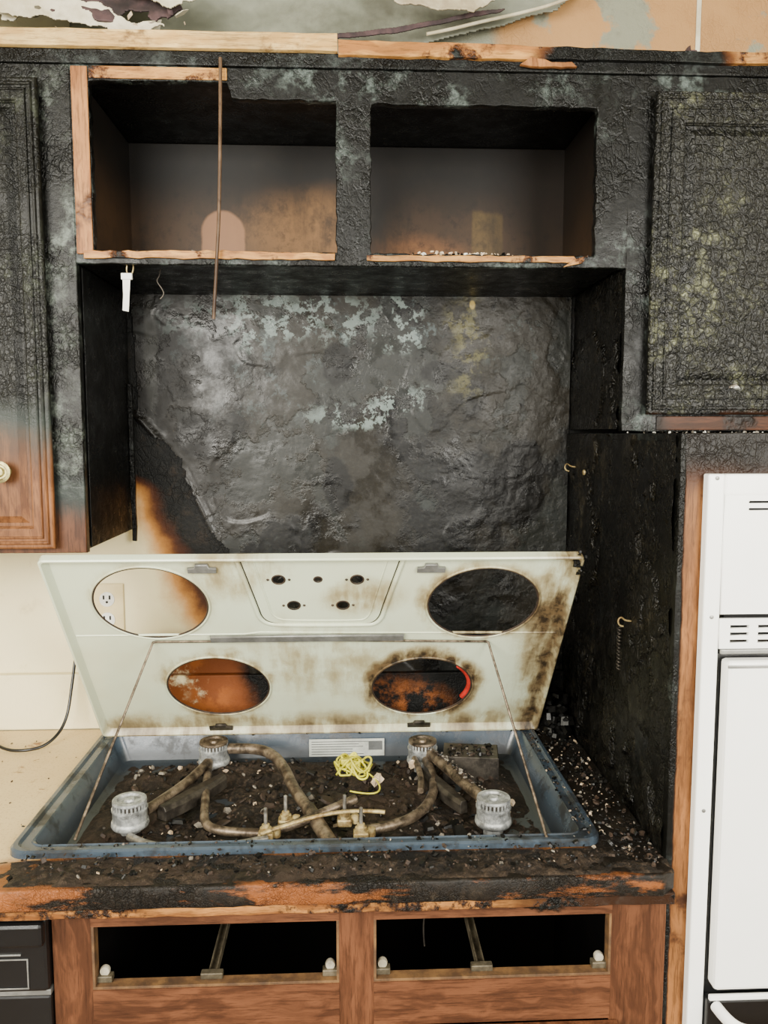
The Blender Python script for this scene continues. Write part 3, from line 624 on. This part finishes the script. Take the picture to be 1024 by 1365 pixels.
for nm,(a,b,c,d,e,f_) in {'top':(-.055,.055,-.035,.035,.024,.026),'side_a':(-.055,.055,-.037,-.035,-.03,.026),'side_b':(.053,.055,-.035,.035,-.03,.026),'side_c':(-.055,-.053,-.035,.035,-.03,.02)}.items():
    o=box(nm,a,b,c,d,e,f_,M['dsteel'],br,.0005); o.data.transform(Mb)
for i in range(3):
    o=box('tab_%d'%i,-.03+i*.025,-.02+i*.025,-.02,.02,.0262,.030,M['dsteel'],br,.0005); o.data.transform(Mb)
chips('bracket_soot',90,lambda:(U(.20,.29),U(-.245,-.19),.9275),.002,.011,['coal','brownchip','ash'],[6,4,1],gc)
for i in range(9):
    pts=[]; a=U(0,6); cx,cy=.005+U(-.012,.012),-.262+U(-.015,.015)
    for j in range(12):
        a+=U(.5,1.2); rr2=U(.012,.034); pts.append((cx+rr2*math.cos(a),cy+rr2*.8*math.sin(a),.90+U(0,.042)))
    tube('ignition_wire_%d'%i,pts,.0021,M['yellow'],gc,res=2)
tube('wire_lead',[(.03,-.27,.91),(.06,-.31,.905),(.05,-.36,.9),(.0,-.33,.898)],.0016,M['yellow'],gc,res=2)
box('wire_connector',-.018,.004,-.275,-.262,.925,.936,M['yellow'],gc,.002)

# ------------------------------------------------------------------ lid
A=Vector((0,-.080,.928)); B_=Vector((0,-.400,1.360)); d=(B_-A); LL=d.length; d.normalize(); nn=Vector((0,-d.z,d.y))
lid=D.objects.new('lid',None); S.collection.objects.link(lid); lid.parent=gc
def LM(v): p=A+d*v[1]+nn*v[2]; return (v[0],p.y,p.z)
def LP(x,t,h=0): return LM((x,t*LL,h))
holes=[(-.361,.765),(.248,.752),(-.267,.290),(.149,.272)]
kh=[(-.126,.881,.0115),(-.056,.881,.007),(.014,.879,.0115),(-.102,.752,.0115),(-.012,.751,.0115)]
def rrect2(x0,x1,y0,y1,r,n=5): return [(p[0],p[1]) for p in rr(x0,x1,y0,y1,r,0,n)]
plate('lid_sheet',rrect2(-.529,.411,.0,LL,.008),[ell(x,t*LL,.104,.0965,64) for x,t in holes]+[ell(x,t*LL,r,r,20) for x,t,r in kh],.002,LM,M['enamel'],lid)
def LR(i,h,r): return [LM((p[0],p[1],h)) for p in rr(-.529+i,.411-i,i,LL-i,r,0)]
loft('lid_flange',[LR(0,-.001,.01),LR(-.001,.004,.01),LR(-.001,.013,.01),LR(.001,.015,.009),LR(.004,.0145,.008),LR(.008,.006,.008),LR(.012,.0012,.008)],M['enamel'],lid,False)
for k,(x,t) in enumerate(holes):
    tube('hole_rim_%d'%k,[LM((p[0],p[1],.0015)) for p in ell(x,t*LL,.106,.0985,48)],.0022,M['enamel'],lid,True)
    tube('hole_outline_%d'%k,[LM((p[0],p[1],.0008)) for p in ell(x,t*LL,.1025,.095,48)],.0016,M['brownchip'],lid,True)
for k,(x,t,r) in enumerate(kh):
    tube('knob_hole_rim_%d'%k,[LM((p[0],p[1],.0012)) for p in ell(x,t*LL,r,r,20)],.0014,M['brownchip'],lid,True)
    if r>.01:
        for sx in (-1,1): lathe('knob_screw_%d_%d'%(k,sx),[(.0028,0),(.001,.003)],LP(x+sx*.019,t,.001),M['brownchip'],lid,10,Matrix.Rotation(math.radians(120),4,'X'))
T=[(-.198,1.0),(-.172,.74),(-.168,.69),(-.155,.662),(-.13,.652),(.03,.648),(.05,.655),(.062,.69),(.066,.74),(.098,1.0)]
tube('control_recess_edge',[LP(x,t*.995,.001) for x,t in T],.0042,M['enamel'],lid)
tube('control_recess_dark_line',[LP(x*.955-.0025,t*.985+.012 if t<.99 else .99,.0008) for x,t in T],.0011,M['dsteel'],lid)  # thin dark line that makes the recess outline stand out
tube('control_recess_edge2',[LP(x*.80-.01,.995*(t*.93+.07) if t<.99 else .985,.0008) for x,t in T],.0018,M['enamel'],lid)
tube('press_line',[LP(-.515,.60,.0),LP(-.2,.60,.0),LP(-.17,.61,.0),LP(.07,.60,.0),LP(.40,.59,.0)],.0025,M['enamel'],lid,smooth=False)
tube('prop_rod',[(-.444,-.525,.915),LP(-.374,.57,.006),LP(-.368,.574,.006),LP(-.05,.573,.006),LP(.265,.556,.006),LP(.27,.55,.006),(.3175,-.558,.915)],.0024,M['steel'],lid,smooth=False)
o=plate('rod_channel',rect(-.262,.102,.578*LL,.602*LL),[],.007,lambda v:LM((v[0],v[1],v[2]+.0075)),M['grey'],lid,.002)
for k,(x,t) in enumerate(((-.257,.935),(.145,.93),(-.277,.02),(.15,.02))):
    plate('clip_%d'%k,[(x-.024,t*LL-.004),(x+.024,t*LL-.004),(x+.024,t*LL+.005),(x+.012,t*LL+.006),(x+.010,t*LL+.014),(x-.010,t*LL+.014),(x-.012,t*LL+.006),(x-.024,t*LL+.005)],[],.006,lambda v:LM((v[0],v[1],v[2]+.005)),M['grey'] if k<2 else M['dsteel'],lid,.001)
tube('red_rim_piece',[LM((.149+.099*math.cos(a),.272*LL+.091*math.sin(a),-.004)) for a in [(-28+9*i)*math.pi/180 for i in range(9)]],.0055,M['red'],lid)
chips('rim_flakes',350,lambda:random.choice([(U(-.5,.38),U(-.095,-.06),.920),(U(-.5,.38),U(-.568,-.545),.921),(U(.375,.40),U(-.55,-.08),.921)]),.0015,.006,['coal','brownchip','ash','cap'],[7,4,1,.4],gc)
chips('lid_corner_char',40,lambda:(U(.400,.415),U(-.41,-.375),U(1.32,1.365)),.004,.012,['coal'],[1],gc,th=.4)

# debris lying on the counter
chips('flakes_right',440,lambda:(lambda t:(.408+.072*R(),-.04-.58*t,.913+.004*R()))(R()),.002,.008,['coal','brownchip','ash','cap'],[10,4,1.6,.8],ct)
chips('flakes_front',500,lambda:(U(-.5,.48),U(-.645,-.578),.916+.008*R()),.002,.008,['coal','brownchip','cap','ash'],[9,6,.1,.6],ct)
chips('flakes_left',26,lambda:(U(-.75,-.545),U(-.62,-.05),.911),.0015,.004,['coal','brownchip'],[1,2],ct)
chips('flakes_behind',400,lambda:(U(-.45,.48),U(-.05,-.026),.914+.01*R()),.003,.014,['coal','brownchip','ash'],[7,4,1],ct)
chips('charcoal_heap',120,lambda:(U(.425,.47),U(-.13,-.04),.915+.09*R()*R()),.008,.024,['coal'],[1],ct,th=.4)

eo=empty('electrical_outlet')
box('cover_plate',-.572,-.500,-.006,-.0005,1.12,1.236,M['almond'],eo,.002)
for zz in (1.155,1.201):
    lathe('receptacle',[(.0165,0),(.0165,.002),(.001,.0025)],(-.536,-.006,zz),M['offwhite'],eo,24,MK)
    box('slot_a',-.5445,-.541,-.0092,-.0084,zz,zz+.009,M['hole'],eo,0); box('slot_b',-.5315,-.528,-.0092,-.0084,zz,zz+.009,M['hole'],eo,0)
    lathe('ground',[(.0028,0),(.0028,.0004),(.001,.0005)],(-.536,-.0085,zz-.006),M['hole'],eo,12,MK)
tube('power_cord',[(-.585,-.03,1.13),(-.595,-.04,1.10),(-.60,-.06,1.03),(-.605,-.09,.95),(-.63,-.13,.918),(-.67,-.15,.914),(-.72,-.14,.914),(-.77,-.10,.93),(-.85,-.05,.95)],.0032,M['black'])

# ------------------------------------------------------------------ light, world, camera
w=D.worlds.new('World'); S.world=w; w.use_nodes=True; w.node_tree.nodes['Background'].inputs[0].default_value=(1,.975,.92,1); w.node_tree.nodes['Background'].inputs[1].default_value=.95
def area(name,loc,tgt,sx,sy,e,c):
    l=D.lights.new(name,'AREA'); l.shape='RECTANGLE'; l.size=sx; l.size_y=sy; l.energy=e; l.color=c
    o=D.objects.new(name,l); S.collection.objects.link(o); o.location=loc; o.rotation_euler=(Vector(tgt)-Vector(loc)).to_track_quat('-Z','Y').to_euler()
area('window_light',(-1.0,-2.55,1.95),(0,0,1.3),1.2,1.0,140,(1,.965,.87))
area('area_light_right',(1.1,-2.5,1.8),(.1,0,1.2),.8,.9,78,(1,.97,.89))  # second, unseen area light on the right; strength set for contrast and highlights
cd=D.cameras.new('Camera'); co=D.objects.new('Camera',cd); S.collection.objects.link(co); S.camera=co
cd.sensor_fit='VERTICAL'; cd.sensor_height=24; cd.lens=24*1070/1365.; cd.clip_start=.02
co.location=(0,-1.78,1.57); co.rotation_euler=(math.radians(90-5.71),0,math.radians(-2.51))
